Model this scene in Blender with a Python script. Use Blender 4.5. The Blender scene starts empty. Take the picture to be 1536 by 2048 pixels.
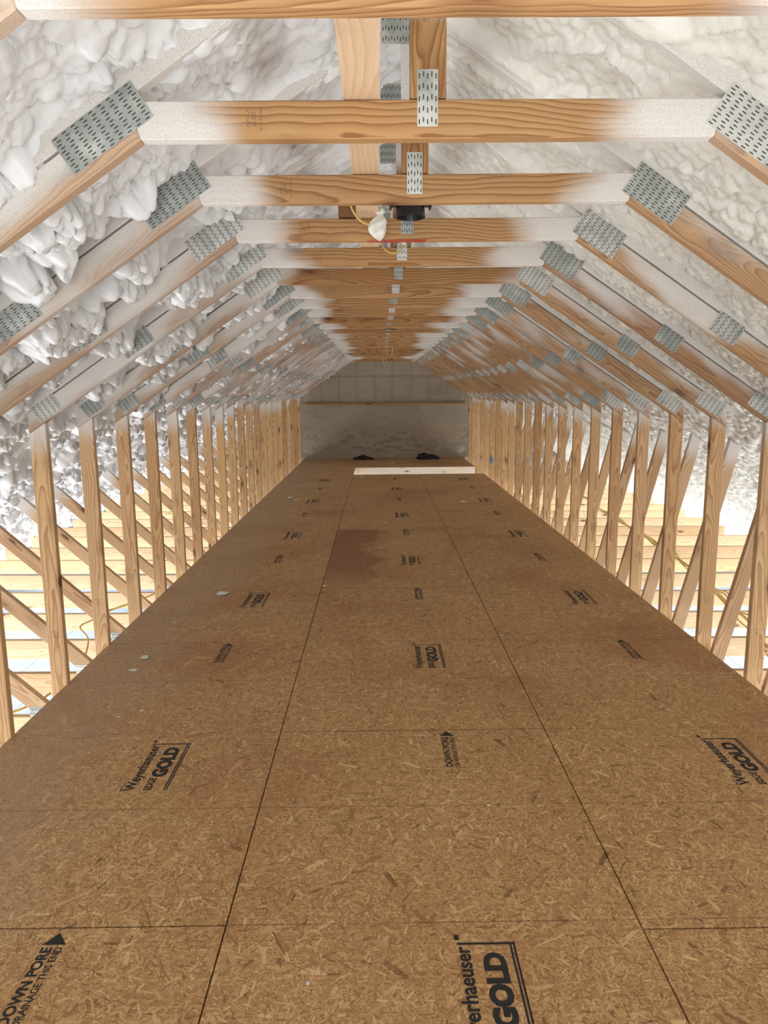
import bpy, bmesh, math, random
import numpy as np
from mathutils import Vector, Matrix

random.seed(7)
S = bpy.context.scene
COL = S.collection

# ------------------------------------------------------------------ camera
CAM_H = 1.5538
FPX = 1445.72
cd = bpy.data.cameras.new('camera')
cam = bpy.data.objects.new('camera', cd)
COL.objects.link(cam)
S.camera = cam
cd.sensor_fit = 'VERTICAL'
cd.sensor_height = 36.0
cd.lens = FPX / 2048 * 36.0
cd.clip_start = 0.05
PIT, YAW, ROLL = 0.16747, 0.0076962, -0.0089785
fw = Vector((math.sin(YAW) * math.cos(PIT), math.cos(YAW) * math.cos(PIT), -math.sin(PIT)))
rt = Vector((math.cos(YAW), -math.sin(YAW), 0))
up = rt.cross(fw)
c_, s_ = math.cos(ROLL), math.sin(ROLL)
rt, up = c_ * rt + s_ * up, c_ * up - s_ * rt
m = Matrix((rt, up, -fw)).transposed().to_4x4()
m.translation = Vector((0, 0, CAM_H))
cam.matrix_world = m

# ------------------------------------------------------------------ light
S.view_settings.view_transform = 'Standard'
S.view_settings.look = 'None'
S.view_settings.gamma = 1
S.view_settings.use_curve_mapping = False
S.view_settings.exposure = 0.42
try:
    S.cycles.use_denoising = True
    S.cycles.max_bounces = 6
    S.cycles.diffuse_bounces = 4
    S.cycles.use_adaptive_sampling = True
    S.cycles.adaptive_threshold = 0.02
    S.cycles.glossy_bounces = 2
    S.cycles.transmission_bounces = 2
    S.cycles.sample_clamp_indirect = 6
except Exception:
    pass

world = bpy.data.worlds.new('daylight')
S.world = world
world.use_nodes = True
wb = world.node_tree.nodes['Background']
wb.inputs[0].default_value = (0.80, 0.90, 1.0, 1)
wb.inputs[1].default_value = 0.35


def area_light(name, loc, target, sx, sy, energy, color):
    ld = bpy.data.lights.new(name, 'AREA')
    ld.shape = 'RECTANGLE'
    ld.size = sx
    ld.size_y = sy
    ld.energy = energy
    ld.color = color
    o = bpy.data.objects.new(name, ld)
    COL.objects.link(o)
    d = Vector(target) - Vector(loc)
    o.matrix_world = Matrix.Translation(loc) @ d.to_track_quat('-Z', 'Y').to_matrix().to_4x4()
    return o


# daylight through the open gable behind the camera
area_light('gable_window_daylight', (-0.4, -3.0, 1.10), (0.1, 6, 1.0), 3.0, 1.7, 112, (0.96, 0.98, 1.0))
# daylight coming up from the open sides of the storey below
area_light('daylight_left_near', (-4.5, 3.6, -1.95), (0.4, 3.9, 1.6), 9.5, 1.7, 285, (0.97, 0.985, 1.0))
area_light('daylight_right_near', (4.75, 3.6, -1.95), (0.0, 3.9, 1.6), 9.5, 1.7, 180, (0.98, 0.98, 0.98))
area_light('daylight_left_far', (-4.5, 12.6, -1.95), (0.4, 12.8, 1.6), 8.0, 1.7, 175, (0.97, 0.985, 1.0))
area_light('daylight_right_far', (4.75, 12.6, -1.95), (0.0, 12.8, 1.6), 8.0, 1.7, 175, (0.98, 0.98, 0.98))
area_light('daylight_front_below', (0, -2.6, -1.6), (0, 5.0, -0.6), 12, 2.0, 330, (1.0, 0.98, 0.95))

area_light('slab_fill_left', (-8.0, 8.0, -0.9), (-4.0, 8.0, -3.0), 18, 1.2, 330, (0.92, 0.96, 1.0))  # added fill lamp that brightens the slab from the left
area_light('slab_fill_right', (8.0, 8.0, -0.9), (4.0, 8.0, -3.0), 18, 1.2, 330, (0.92, 0.96, 1.0))  # matching added fill lamp on the right half of the slab

# ------------------------------------------------------------------ dimensions
T = 0.038                    # thickness of the lumber
SP = 0.6096                  # truss spacing
Y1 = 1.8749
NT = 25
WL, WR = -1.685, 1.990       # inner faces of the knee wall studs
EL, ER = -1.6934, 1.9678     # floor edges
HC = 2.1535                  # underside of the collar ties
CL, CR = -0.565, 0.825
SL = 0.667                   # roof slope
K = math.sqrt(1 + SL * SL)
RX = (CL + CR) / 2           # ridge position
YF = 16.72                   # far wall


def Yk(k):
    return Y1 + (k - 1) * SP


def roofz(x):                # underside line of the rafters
    return HC + SL * (x - CL) if x < RX else HC + SL * (CR - x)


# ------------------------------------------------------------------ node helpers
class NT_:
    def __init__(self, name):
        self.m = bpy.data.materials.new(name)
        self.m.use_nodes = True
        self.t = self.m.node_tree
        self.b = self.t.nodes['Principled BSDF']

    def n(self, kind, **kw):
        nd = self.t.nodes.new(kind)
        for a, v in kw.items():
            if a.startswith('i_'):
                key = a[2:]
                key = int(key) if key.isdigit() else key
                s = nd.inputs[key]
                if hasattr(v, 'is_output') or isinstance(v, bpy.types.NodeSocket):
                    self.t.links.new(v, s)
                else:
                    s.default_value = v
            else:
                setattr(nd, a, v)
        return nd

    def math(self, op, a, b=None, c=None, clamp=False):
        nd = self.t.nodes.new('ShaderNodeMath')
        nd.operation = op
        nd.use_clamp = clamp
        for i, v in enumerate((a, b, c)):
            if v is None:
                continue
            if isinstance(v, bpy.types.NodeSocket):
                self.t.links.new(v, nd.inputs[i])
            else:
                nd.inputs[i].default_value = v
        return nd.outputs[0]

    def mix(self, f, a, b, mode='MIX'):
        nd = self.t.nodes.new('ShaderNodeMix')
        nd.data_type = 'RGBA'
        nd.blend_type = mode
        nd.clamp_result = False
        for idx, v in ((0, f), (6, a), (7, b)):
            if isinstance(v, bpy.types.NodeSocket):
                self.t.links.new(v, nd.inputs[idx])
            else:
                nd.inputs[idx].default_value = v if idx == 0 else (*v, 1)[:4]
        return nd.outputs[2]

    def ramp(self, f, stops, interp='LINEAR'):
        nd = self.t.nodes.new('ShaderNodeValToRGB')
        nd.color_ramp.interpolation = interp
        el = nd.color_ramp.elements
        while len(el) < len(stops):
            el.new(0.5)
        for e, (p, cl) in zip(el, stops):
            e.position = p
            e.color = (*cl, 1) if len(cl) == 3 else cl
        self.t.links.new(f, nd.inputs[0])
        return nd.outputs[0]

    def smooth(self, v, lo, hi, a=0.0, b=1.0):
        nd = self.t.nodes.new('ShaderNodeMapRange')
        nd.interpolation_type = 'SMOOTHSTEP'
        self.t.links.new(v, nd.inputs[0])
        for i, q in enumerate((lo, hi, a, b)):
            nd.inputs[i + 1].default_value = q
        return nd.outputs[0]

    def noise(self, vec, scale, detail=2, rough=0.5, dist=0.0, dims='3D'):
        nd = self.n('ShaderNodeTexNoise', noise_dimensions=dims)
        self.t.links.new(vec, nd.inputs['Vector'])
        nd.inputs['Scale'].default_value = scale
        nd.inputs['Detail'].default_value = detail
        nd.inputs['Roughness'].default_value = rough
        nd.inputs['Distortion'].default_value = dist
        return nd

    def vmath(self, op, a, b):
        nd = self.t.nodes.new('ShaderNodeVectorMath')
        nd.operation = op
        for i, v in enumerate((a, b)):
            if isinstance(v, bpy.types.NodeSocket):
                self.t.links.new(v, nd.inputs[i])
            else:
                nd.inputs[i].default_value = v
        return nd.outputs[0]

    def color(self, c):
        self.t.links.new(c, self.b.inputs['Base Color']) if isinstance(c, bpy.types.NodeSocket) else setattr(self.b.inputs['Base Color'], 'default_value', (*c, 1))

    def bump(self, h, strength, dist):
        nd = self.t.nodes.new('ShaderNodeBump')
        nd.inputs['Strength'].default_value = strength
        nd.inputs['Distance'].default_value = dist
        self.t.links.new(h, nd.inputs['Height'])
        self.t.links.new(nd.outputs[0], self.b.inputs['Normal'])


def flat_mat(name, col, rough=0.6, metal=0.0):
    q = NT_(name)
    q.color(col)
    q.b.inputs['Roughness'].default_value = rough
    q.b.inputs['Metallic'].default_value = metal
    return q.m


def wood_mat(name, light, dark, spray='none', tint=1.0, ring=0.0075, mark=None):
    """pine lumber; the grain runs along each member's own X.  spray: where overspray foam mist lies."""
    q = NT_(name)
    tc = q.n('ShaderNodeTexCoord')
    oi = q.n('ShaderNodeObjectInfo')
    rnd = oi.outputs['Random']
    sx = q.n('ShaderNodeSeparateXYZ', i_0=tc.outputs['Object'])
    x, y, z = sx.outputs
    off = q.math('MULTIPLY', rnd, 57.0)
    # slowly wandering heart of the tree
    cx = q.n('ShaderNodeCombineXYZ', i_0=q.math('MULTIPLY_ADD', x, 0.9, off), i_1=off, i_2=q.math('MULTIPLY', off, 0.37))
    n1 = q.noise(cx.outputs[0], 1.0, 1.5, 0.5)
    w = q.n('ShaderNodeSeparateColor', i_0=n1.outputs['Color'])
    z0 = q.math('MULTIPLY', q.math('SUBTRACT', w.outputs[0], 0.5), 0.22)
    d0 = q.math('MULTIPLY_ADD', q.math('SUBTRACT', w.outputs[1], 0.5), 0.16, 0.045)
    # fine wobble
    fv = q.n('ShaderNodeCombineXYZ', i_0=q.math('MULTIPLY_ADD', x, 5.0, off), i_1=q.math('MULTIPLY', y, 14.0), i_2=q.math('MULTIPLY', z, 14.0))
    n2 = q.noise(fv.outputs[0], 1.0, 2, 0.5)
    wob = q.math('MULTIPLY', q.math('SUBTRACT', n2.outputs[0], 0.5), 0.02)
    dz = q.math('SUBTRACT', z, z0)
    dy = q.math('ADD', y, d0)
    r = q.math('SQRT', q.math('ADD', q.math('MULTIPLY', dz, dz), q.math('MULTIPLY', dy, dy)))
    r = q.math('DIVIDE', q.math('ADD', r, wob), ring)
    f = q.math('FRACT', r)
    band = q.ramp(f, [(0.0, (0, 0, 0)), (0.55, (0.35, 0.35, 0.35)), (0.88, (1, 1, 1)), (1.0, (0, 0, 0))])
    # fibres
    gv = q.n('ShaderNodeCombineXYZ', i_0=q.math('MULTIPLY_ADD', x, 6.0, off), i_1=q.math('MULTIPLY', y, 260.0), i_2=q.math('MULTIPLY', z, 260.0))
    n3 = q.noise(gv.outputs[0], 1.0, 2, 0.6)
    colr = q.mix(q.math('MULTIPLY', band, 0.9), light, dark)
    colr = q.mix(q.smooth(n3.outputs[0], 0.35, 0.75, 0.0, 0.28), colr, tuple(v * 0.62 for v in light))
    # broad tone differences from board to board and along the board
    tone = q.math('ADD', q.math('MULTIPLY', w.outputs[2], 0.5), q.math('MULTIPLY', rnd, 0.5))
    colr = q.mix(1.0, colr, q.ramp(tone, [(0.2, (0.80, 0.72, 0.64)), (0.5, (0.97, 0.98, 1.0)), (0.8, (1.08, 1.04, 0.92))]), 'MULTIPLY')
    # knots
    kv = q.n('ShaderNodeCombineXYZ', i_0=q.math('MULTIPLY_ADD', x, 3.6, off), i_1=q.math('MULTIPLY_ADD', y, 2.0, off), i_2=q.math('MULTIPLY', z, 11.0))
    vo = q.n('ShaderNodeTexVoronoi', i_Vector=kv.outputs[0], i_Scale=1.0, i_Randomness=0.9)
    vs = q.n('ShaderNodeSeparateColor', i_0=vo.outputs['Color'])
    sel = q.math('GREATER_THAN', vs.outputs[0], 0.5)
    kn = q.math('MULTIPLY', sel, q.smooth(vo.outputs['Distance'], 0.10, 0.17, 1.0, 0.0))
    halo = q.math('MULTIPLY', sel, q.smooth(vo.outputs['Distance'], 0.15, 0.42, 0.45, 0.0))
    colr = q.mix(halo, colr, tuple(v * 0.7 for v in dark))
    colr = q.mix(q.math('MULTIPLY', kn, 0.85), colr, (0.11, 0.035, 0.015))
    # dirt / bark streak now and then
    bv = q.n('ShaderNodeCombineXYZ', i_0=q.math('MULTIPLY_ADD', x, 1.3, off), i_1=0.0, i_2=q.math('MULTIPLY', z, 22.0))
    n5 = q.noise(bv.outputs[0], 1.0, 3, 0.6)
    colr = q.mix(q.smooth(n5.outputs[0], 0.70, 0.80, 0.0, 0.6), colr, (0.14, 0.07, 0.03))
    if tint != 1.0:
        colr = q.mix(1.0, colr, (tint, tint, tint), 'MULTIPLY')
    h = n3.outputs[0]
    if spray != 'none':
        white = (0.68, 0.66, 0.62)
        sv = q.n('ShaderNodeCombineXYZ', i_0=q.math('MULTIPLY_ADD', x, 1.6, off), i_1=off, i_2=q.math('MULTIPLY', z, 5.0))
        n4 = q.noise(sv.outputs[0], 1.0, 2.5, 0.55)
        n6 = q.noise(tc.outputs['Object'], 170.0, 2, 0.6)
        geo = q.n('ShaderNodeNewGeometry')
        if spray == 'ends':       # collar tie: white towards both ends (local x measured from the middle)
            ax = q.math('ABSOLUTE', x)
            e = q.math('MULTIPLY_ADD', q.math('SUBTRACT', n4.outputs[0], 0.5), 0.5, ax)
            e = q.math('ADD', e, q.math('MULTIPLY', q.math('SUBTRACT', rnd, 0.5), 0.30))
            sp = q.smooth(e, 0.42, 0.60, 0.0, 0.93)
        elif spray == 'heavy':
            sp = q.smooth(q.math('MULTIPLY_ADD', z, 2.6, n4.outputs[0]), 0.34, 0.66, 0.22, 0.96)
        elif spray == 'medium':
            sp = q.smooth(q.math('MULTIPLY_ADD', z, 2.2, n4.outputs[0]), 0.48, 0.74, 0.08, 0.90)
        elif spray == 'full':
            sp = q.smooth(n4.outputs[0], 0.2, 0.5, 0.80, 1.0)
        elif spray == 'top':      # stud: white at the top end (x grows upward, world height)
            ps = q.n('ShaderNodeSeparateXYZ', i_0=geo.outputs['Position'])
            e = q.math('MULTIPLY_ADD', q.math('SUBTRACT', n4.outputs[0], 0.5), 0.22, ps.outputs[2])
            e = q.math('ADD', e, q.math('MULTIPLY', q.math('SUBTRACT', rnd, 0.5), 0.22))
            sp = q.smooth(e, 1.22, 1.40, 0.0, 0.92)
        elif spray == 'web':      # web: white where it meets the roof (x grows upward)
            e = q.math('MULTIPLY_ADD', q.math('SUBTRACT', n4.outputs[0], 0.5), 0.2, x)
            sp = q.smooth(e, 1.10, 1.28, 0.0, 0.92)
        elif spray == 'king':
            ps = q.n('ShaderNodeSeparateXYZ', i_0=geo.outputs['Position'])
            sp = q.smooth(ps.outputs[2], 2.40, 2.47, 0.0, 0.95)
        sp = q.math('MULTIPLY', sp, q.smooth(n6.outputs[0], 0.2, 0.6, 0.72, 1.0), clamp=True)
        colr = q.mix(sp, colr, white)
        h = q.math('ADD', q.math('MULTIPLY', n3.outputs[0], 0.4), q.math('MULTIPLY', q.math('MULTIPLY', n6.outputs[0], sp), 2.2))
    if mark == 'red':
        mk = q.math('MULTIPLY', q.math('LESS_THAN', z, 0.005), q.math('LESS_THAN', q.math('ABSOLUTE', q.math('ADD', x, 0.03)), 0.12))
        colr = q.mix(q.math('MULTIPLY', mk, q.smooth(n2.outputs[0], 0.35, 0.6, 0.35, 0.85)), colr, (0.36, 0.025, 0.02))
    q.color(colr)
    q.b.inputs['Roughness'].default_value = 0.62
    q.b.inputs['Specular IOR Level'].default_value = 0.3
    q.bump(h, 0.5, 0.0015)
    return q.m


PL, PD = (0.47, 0.27, 0.115), (0.21, 0.078, 0.020)
M_collar = wood_mat('pine_collar', PL, PD, 'ends', ring=0.0125)
M_collar_red = wood_mat('pine_collar_red', PL, PD, 'ends', ring=0.0125, mark='red')
M_stud = wood_mat('pine_stud', (0.68, 0.45, 0.235), (0.37, 0.175, 0.065), 'top', ring=0.0095)
M_web = wood_mat('pine_web', (0.64, 0.44, 0.26), (0.38, 0.20, 0.09), 'web', ring=0.0095)
M_chord = wood_mat('pine_chord', (0.78, 0.60, 0.38), (0.56, 0.33, 0.16))
M_raf_l = wood_mat('pine_rafter_left', PL, PD, 'heavy')
M_raf_r = wood_mat('pine_rafter_right', PL, PD, 'medium')
M_upper = wood_mat('pine_coated', PL, PD, 'full')
M_plain = wood_mat('pine_plain', PL, PD)
M_king = wood_mat('pine_king_post', PL, PD, 'king')
M_pale = wood_mat('pine_pale', (0.78, 0.60, 0.42), (0.66, 0.46, 0.28), ring=0.016)
M_dark = wood_mat('pine_dark', (0.30, 0.15, 0.06), (0.18, 0.08, 0.03))
M_header = wood_mat('pine_header', (0.86, 0.76, 0.66), (0.74, 0.58, 0.46), ring=0.014)

M_plate = NT_('galvanised_steel')
tcp = M_plate.n('ShaderNodeTexCoord')
oip = M_plate.n('ShaderNodeObjectInfo')
npz = M_plate.noise(M_plate.vmath('ADD', tcp.outputs['Object'], M_plate.n('ShaderNodeVectorMath', operation='SCALE', i_0=(7., 3., 5.), i_Scale=oip.outputs['Random']).outputs[0]), 14, 3)
pcol = M_plate.ramp(npz.outputs[0], [(0.3, (0.30, 0.32, 0.30)), (0.7, (0.42, 0.44, 0.41))])
wsh = M_plate.smooth(M_plate.math('MULTIPLY_ADD', oip.outputs['Random'], 0.45, npz.outputs[0]), 0.55, 0.95, 0.0, 0.85)
M_plate.color(M_plate.mix(wsh, pcol, (0.62, 0.62, 0.58)))
M_plate.b.inputs['Metallic'].default_value = 0.35
M_plate.b.inputs['Roughness'].default_value = 0.48
M_plate = M_plate.m
M_slot = flat_mat('plate_slot', (0.045, 0.04, 0.03), 0.8)
M_ink = flat_mat('black_ink', (0.018, 0.016, 0.015), 0.75)
M_faint_ink = flat_mat('faded_stamp_ink', (0.13, 0.08, 0.05), 0.8)
M_black = flat_mat('black_plastic', (0.006, 0.006, 0.007), 0.4)
M_bag = flat_mat('black_bag', (0.004, 0.004, 0.005), 0.55)
M_wire = flat_mat('yellow_cable', (0.62, 0.42, 0.10), 0.45)
M_bluebox = flat_mat('blue_plastic', (0.16, 0.27, 0.42), 0.5)
M_label = flat_mat('label_paper', (0.82, 0.86, 0.86), 0.6)


def foam_mat(name, base, scale):
    q = NT_(name)
    tc = q.n('ShaderNodeTexCoord')
    a = q.noise(tc.outputs['Object'], 1.3, 3, 0.55)
    b = q.noise(tc.outputs['Object'], scale, 3, 0.6)
    c1 = q.ramp(a.outputs[0], [(0.3, tuple(v * 0.93 for v in base)), (0.65, base)])
    q.color(c1)
    q.b.inputs['Roughness'].default_value = 0.34
    q.b.inputs['Specular IOR Level'].default_value = 0.5
    q.bump(b.outputs[0], 0.5, 0.004)
    return q.m


M_foam_l = foam_mat('spray_foam_left', (0.75, 0.75, 0.745), 55)
M_foam_r = foam_mat('spray_foam_right', (0.75, 0.735, 0.66), 70)
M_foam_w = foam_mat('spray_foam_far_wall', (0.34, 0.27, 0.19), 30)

# ---- oriented strand board
def osb_mat():
    q = NT_('strand_board')
    tc = q.n('ShaderNodeTexCoord')
    P = tc.outputs['Object']
    warp = q.noise(P, 14.0, 3, 0.6)
    P2 = q.vmath('ADD', P, q.n('ShaderNodeVectorMath', operation='SCALE', i_0=q.vmath('SUBTRACT', warp.outputs['Color'], (0.5, 0.5, 0.5)), i_Scale=0.016).outputs[0])
    big = q.noise(P, 1.1, 3, 0.6)
    fine = q.noise(P2, 120.0, 3, 0.75)
    cur = q.ramp(fine.outputs[0], [(0.28, (0.15, 0.066, 0.022)), (0.46, (0.45, 0.245, 0.098)), (0.72, (0.68, 0.42, 0.185))])
    hgt = fine.outputs[0]
    # strands: (cells per metre, half length, half width in cells, share threshold, opacity)
    layers = [(62, .55, .11, 0.10, .62), (47, .60, .10, 0.12, .62), (70, .55, .13, 0.15, .6), (38, .60, .085, 0.2, .6), (55, .6, .10, 0.2, .6),
              (30, .60, .11, 0.35, .62), (43, .55, .10, 0.25, .6), (24, .55, .13, 0.55, .62), (17, .50, .12, 0.80, .62), (20, .60, .035, 0.45, .75), (11, .50, .11, 0.87, .6), (10, .55, .022, 0.72, .8)]
    for i, (scl, hl, hw, thr, op) in enumerate(layers):
        sc = q.vmath('ADD', q.vmath('MULTIPLY', P2, (scl, scl, 0.0)), (i * 7.3, i * 3.7, 0.0))
        vo = q.n('ShaderNodeTexVoronoi', voronoi_dimensions='2D', i_Vector=sc, i_Scale=1.0, i_Randomness=1.0)
        s2 = q.n('ShaderNodeSeparateColor', i_0=vo.outputs['Color'])
        dd = q.n('ShaderNodeSeparateXYZ', i_0=q.vmath('SUBTRACT', sc, vo.outputs['Position']))
        ang = q.math('MULTIPLY', s2.outputs[0], 6.2832)
        ca, sa = q.math('COSINE', ang), q.math('SINE', ang)
        uu = q.math('ADD', q.math('MULTIPLY', dd.outputs[0], ca), q.math('MULTIPLY', dd.outputs[1], sa))
        vv = q.math('SUBTRACT', q.math('MULTIPLY', dd.outputs[1], ca), q.math('MULTIPLY', dd.outputs[0], sa))
        mask = q.math('MULTIPLY', q.smooth(q.math('ABSOLUTE', uu), hl * .85, hl, 1.0, 0.0), q.smooth(q.math('ABSOLUTE', vv), hw * .75, hw * 1.1, 1.0, 0.0))
        mask = q.math('MULTIPLY', mask, q.math('GREATER_THAN', s2.outputs[2], thr))
        fc = q.ramp(s2.outputs[1], [(0.0, (0.10, 0.040, 0.016)), (0.10, (0.29, 0.14, 0.055)), (0.5, (0.52, 0.295, 0.125)), (0.85, (0.74, 0.48, 0.22)), (1.0, (0.86, 0.60, 0.31))])
        cur = q.mix(q.math('MULTIPLY', mask, op), cur, fc)
        if i in (0, 1, 3, 5, 8):
            hgt = q.math('ADD', hgt, q.math('MULTIPLY', mask, s2.outputs[1]))
    tone = q.ramp(big.outputs[0], [(0.28, (0.86, 0.80, 0.76)), (0.5, (1, 1, 1)), (0.72, (1.05, 1.06, 1.10))])
    cur = q.mix(1.0, cur, tone, 'MULTIPLY')
    # reddish rain stains with a shape of their own
    st = q.noise(P, 0.75, 4, 0.6, 0.6)
    cur = q.mix(q.smooth(st.outputs[0], 0.50, 0.68, 0.0, 0.50), cur, (0.34, 0.135, 0.05))
    ps = q.n('ShaderNodeSeparateXYZ', i_0=P)
    # the brown wet panel in the middle row
    stn = q.noise(P, 3.0, 4, 0.6)
    sx = q.math('MULTIPLY_ADD', q.math('SUBTRACT', stn.outputs[0], 0.5), 0.9, ps.outputs[0])
    inx = q.math('MULTIPLY', q.smooth(sx, -0.15, 0.12, 1.0, 0.0), q.math('GREATER_THAN', ps.outputs[0], -0.462))
    iny = q.math('MULTIPLY', q.smooth(ps.outputs[1], 5.3, 6.3, 0.0, 1.0), q.math('LESS_THAN', ps.outputs[1], 8.006))
    cur = q.mix(q.math('MULTIPLY', q.math('MULTIPLY', inx, iny), 0.62), cur, (0.20, 0.065, 0.022))
    # dusty grey film near the left edge and on a few spots
    dn = q.noise(P, 2.2, 3, 0.6)
    dx = q.math('MULTIPLY_ADD', q.math('SUBTRACT', dn.outputs[0], 0.5), 1.0, ps.outputs[0])
    cur = q.mix(q.smooth(dx, -1.45, -0.95, 0.45, 0.0), cur, (0.44, 0.32, 0.22))
    # chalk lines over every truss
    yy = q.math('FRACT', q.math('DIVIDE', q.math('SUBTRACT', ps.outputs[1], Y1 - 0.3048 + 0.029), SP))
    ln = q.math('LESS_THAN', q.math('ABSOLUTE', q.math('SUBTRACT', yy, 0.5)), 0.0028)
    ln = q.math('MULTIPLY', ln, q.smooth(q.noise(P, 6.0, 2).outputs[0], 0.35, 0.6, 0.35, 0.85))
    cur = q.mix(ln, cur, (0.14, 0.05, 0.035))
    q.color(cur)
    q.b.inputs['Roughness'].default_value = 0.6
    q.b.inputs['Specular IOR Level'].default_value = 0.3
    q.bump(hgt, 0.6, 0.0012)
    return q.m


M_osb = osb_mat()
M_shadowgap = flat_mat('seam_shade', (0.03, 0.015, 0.008), 0.9)  # seam shade put into the colour, almost black


def slab_mat():
    q = NT_('pale_slab')
    tc = q.n('ShaderNodeTexCoord')
    a = q.noise(tc.outputs['Object'], 2.0, 4, 0.6)
    sp = q.n('ShaderNodeSeparateXYZ', i_0=tc.outputs['Object'])
    f = q.math('FRACT', q.math('DIVIDE', sp.outputs[0], 0.6))
    ln = q.math('LESS_THAN', f, 0.03)
    c = q.ramp(a.outputs[0], [(0.3, (0.62, 0.68, 0.78)), (0.7, (0.76, 0.82, 0.90))])
    c = q.mix(q.math('MULTIPLY', ln, 0.5), c, (0.2, 0.22, 0.26))
    q.color(c)
    q.b.inputs['Roughness'].default_value = 0.7
    return q.m


M_slab = slab_mat()

# ------------------------------------------------------------------ object helpers
def link(name, me, parent=None, mat=None, **props):
    o = bpy.data.objects.new(name, me)
    COL.objects.link(o)
    if parent:
        o.parent = parent
    if mat and me is not None and not me.materials:
        me.materials.append(mat)
    for a, b in props.items():
        o[a] = b
    return o


def empty(name, loc=(0, 0, 0), **props):
    o = link(name, None, **props)
    o.location = loc
    return o


def bm_mesh(bm, name):
    me = bpy.data.meshes.new(name)
    bm.normal_update()
    bm.to_mesh(me)
    bm.free()
    return me


def board_mesh(name, poly, ang, org, thick=T, bevel=0.0025, yoff=0.0):
    """poly in world XZ -> local mesh: grain along local X (rotated by ang about Y), thickness along +Y"""
    bm = bmesh.new()
    ca, sa = math.cos(ang), math.sin(ang)
    vs = []
    for (x, z) in poly:
        dx, dz = x - org[0], z - org[1]
        vs.append((dx * ca + dz * sa, -dx * sa + dz * ca))
    a = [bm.verts.new((u, yoff, w)) for u, w in vs]
    b = [bm.verts.new((u, yoff + thick, w)) for u, w in vs]
    n = len(a)
    bm.faces.new(a)
    bm.faces.new(b[::-1])
    for i in range(n):
        j = (i + 1) % n
        bm.faces.new((a[j], a[i], b[i], b[j]))
    bmesh.ops.recalc_face_normals(bm, faces=bm.faces)
    if bevel:
        bmesh.ops.bevel(bm, geom=list(bm.edges), offset=bevel, segments=1, affect='EDGES')
    return bm_mesh(bm, name)


def board(name, poly, ang, org, mat, parent, thick=T, yoff=0.0, bevel=0.0025):
    me = board_mesh(name, poly, ang, org, thick, bevel, yoff)
    o = link(name, me, parent, mat)
    o.location = (org[0], 0, org[1])
    o.rotation_euler = (0, -ang, 0)
    return o


def add_box(bm, lo, hi, mi=0):
    r = bmesh.ops.create_cube(bm, size=1)
    for v in r['verts']:
        v.co = Vector((lo[i] + (v.co[i] + .5) * (hi[i] - lo[i]) for i in range(3)))
    for f in {f for v in r['verts'] for f in v.link_faces}:
        f.material_index = mi
    return r['verts']


_plates = {}
def plate_mesh(L, W):
    """punched nail plate: long side along local X, faces -Y"""
    key = (round(L, 3), round(W, 3))
    if key in _plates:
        return _plates[key]
    bm = bmesh.new()
    add_box(bm, (-L / 2, -0.0015, -W / 2), (L / 2, 0.0, W / 2))
    ncol = max(2, int(L / 0.0245))
    nrow = max(3, int(W / 0.0085))
    for i in range(ncol):
        cx = (i + .5) / ncol * L - L / 2
        for j in range(nrow):
            cz = (j + .5) / nrow * W - W / 2
            c2 = cx + (0.0022 if j % 2 else -0.0022)
            a = [bm.verts.new(p) for p in ((c2 - .0058, -.0019, cz - .0014), (c2 + .0058, -.0019, cz - .0014), (c2 + .0058, -.0019, cz + .0014), (c2 - .0058, -.0019, cz + .0014))]
            f = bm.faces.new(a)
            f.material_index = 1
    me = bm_mesh(bm, 'plate')
    me.materials.append(M_plate)
    me.materials.append(M_slot)
    _plates[key] = me
    return me


def plate(parent, cx, cz, L, W, ang):
    o = link('connector_plate', plate_mesh(L, W), parent)
    o.location = (cx, 0, cz)
    o.rotation_euler = (0, -ang, 0)
    return o


def tube(name, pts, r, mat, parent=None, seg=6, closed=False, **props):
    """round cable along pts (Catmull-Rom smoothed)"""
    P = [Vector(p) for p in pts]
    out = []
    for i in range(len(P) - 1):
        p0, p1, p2, p3 = P[max(i - 1, 0)], P[i], P[i + 1], P[min(i + 2, len(P) - 1)]
        for k in range(6):
            t = k / 6
            out.append(0.5 * ((2 * p1) + (-p0 + p2) * t + (2 * p0 - 5 * p1 + 4 * p2 - p3) * t * t + (-p0 + 3 * p1 - 3 * p2 + p3) * t ** 3))
    out.append(P[-1])
    bm = bmesh.new()
    rings = []
    for i, p in enumerate(out):
        d = (out[min(i + 1, len(out) - 1)] - out[max(i - 1, 0)]).normalized()
        a = d.cross(Vector((0.13, 0.2, 1))).normalized()
        b = d.cross(a)
        rings.append([bm.verts.new(p + r * (a * math.cos(2 * math.pi * k / seg) + b * math.sin(2 * math.pi * k / seg))) for k in range(seg)])
    for A, B in zip(rings, rings[1:]):
        for k in range(seg):
            bm.faces.new((A[k], A[(k + 1) % seg], B[(k + 1) % seg], B[k]))
    bm.faces.new(rings[0][::-1])
    bm.faces.new(rings[-1])
    for f in bm.faces:
        f.smooth = True
    bmesh.ops.recalc_face_normals(bm, faces=bm.faces)
    return link(name, bm_mesh(bm, name), parent, mat, **props)


# ------------------------------------------------------------------ noise for real relief
def hash2(i, j, s):
    n = (i.astype(np.int64) * 374761393 + j.astype(np.int64) * 668265263 + s * 1442695041) & 0xFFFFFFFF
    n = ((n ^ (n >> 13)) * 1274126177) & 0xFFFFFFFF
    n = n ^ (n >> 16)
    return (n & 0xFFFFFF) / float(0x1000000)


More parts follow.
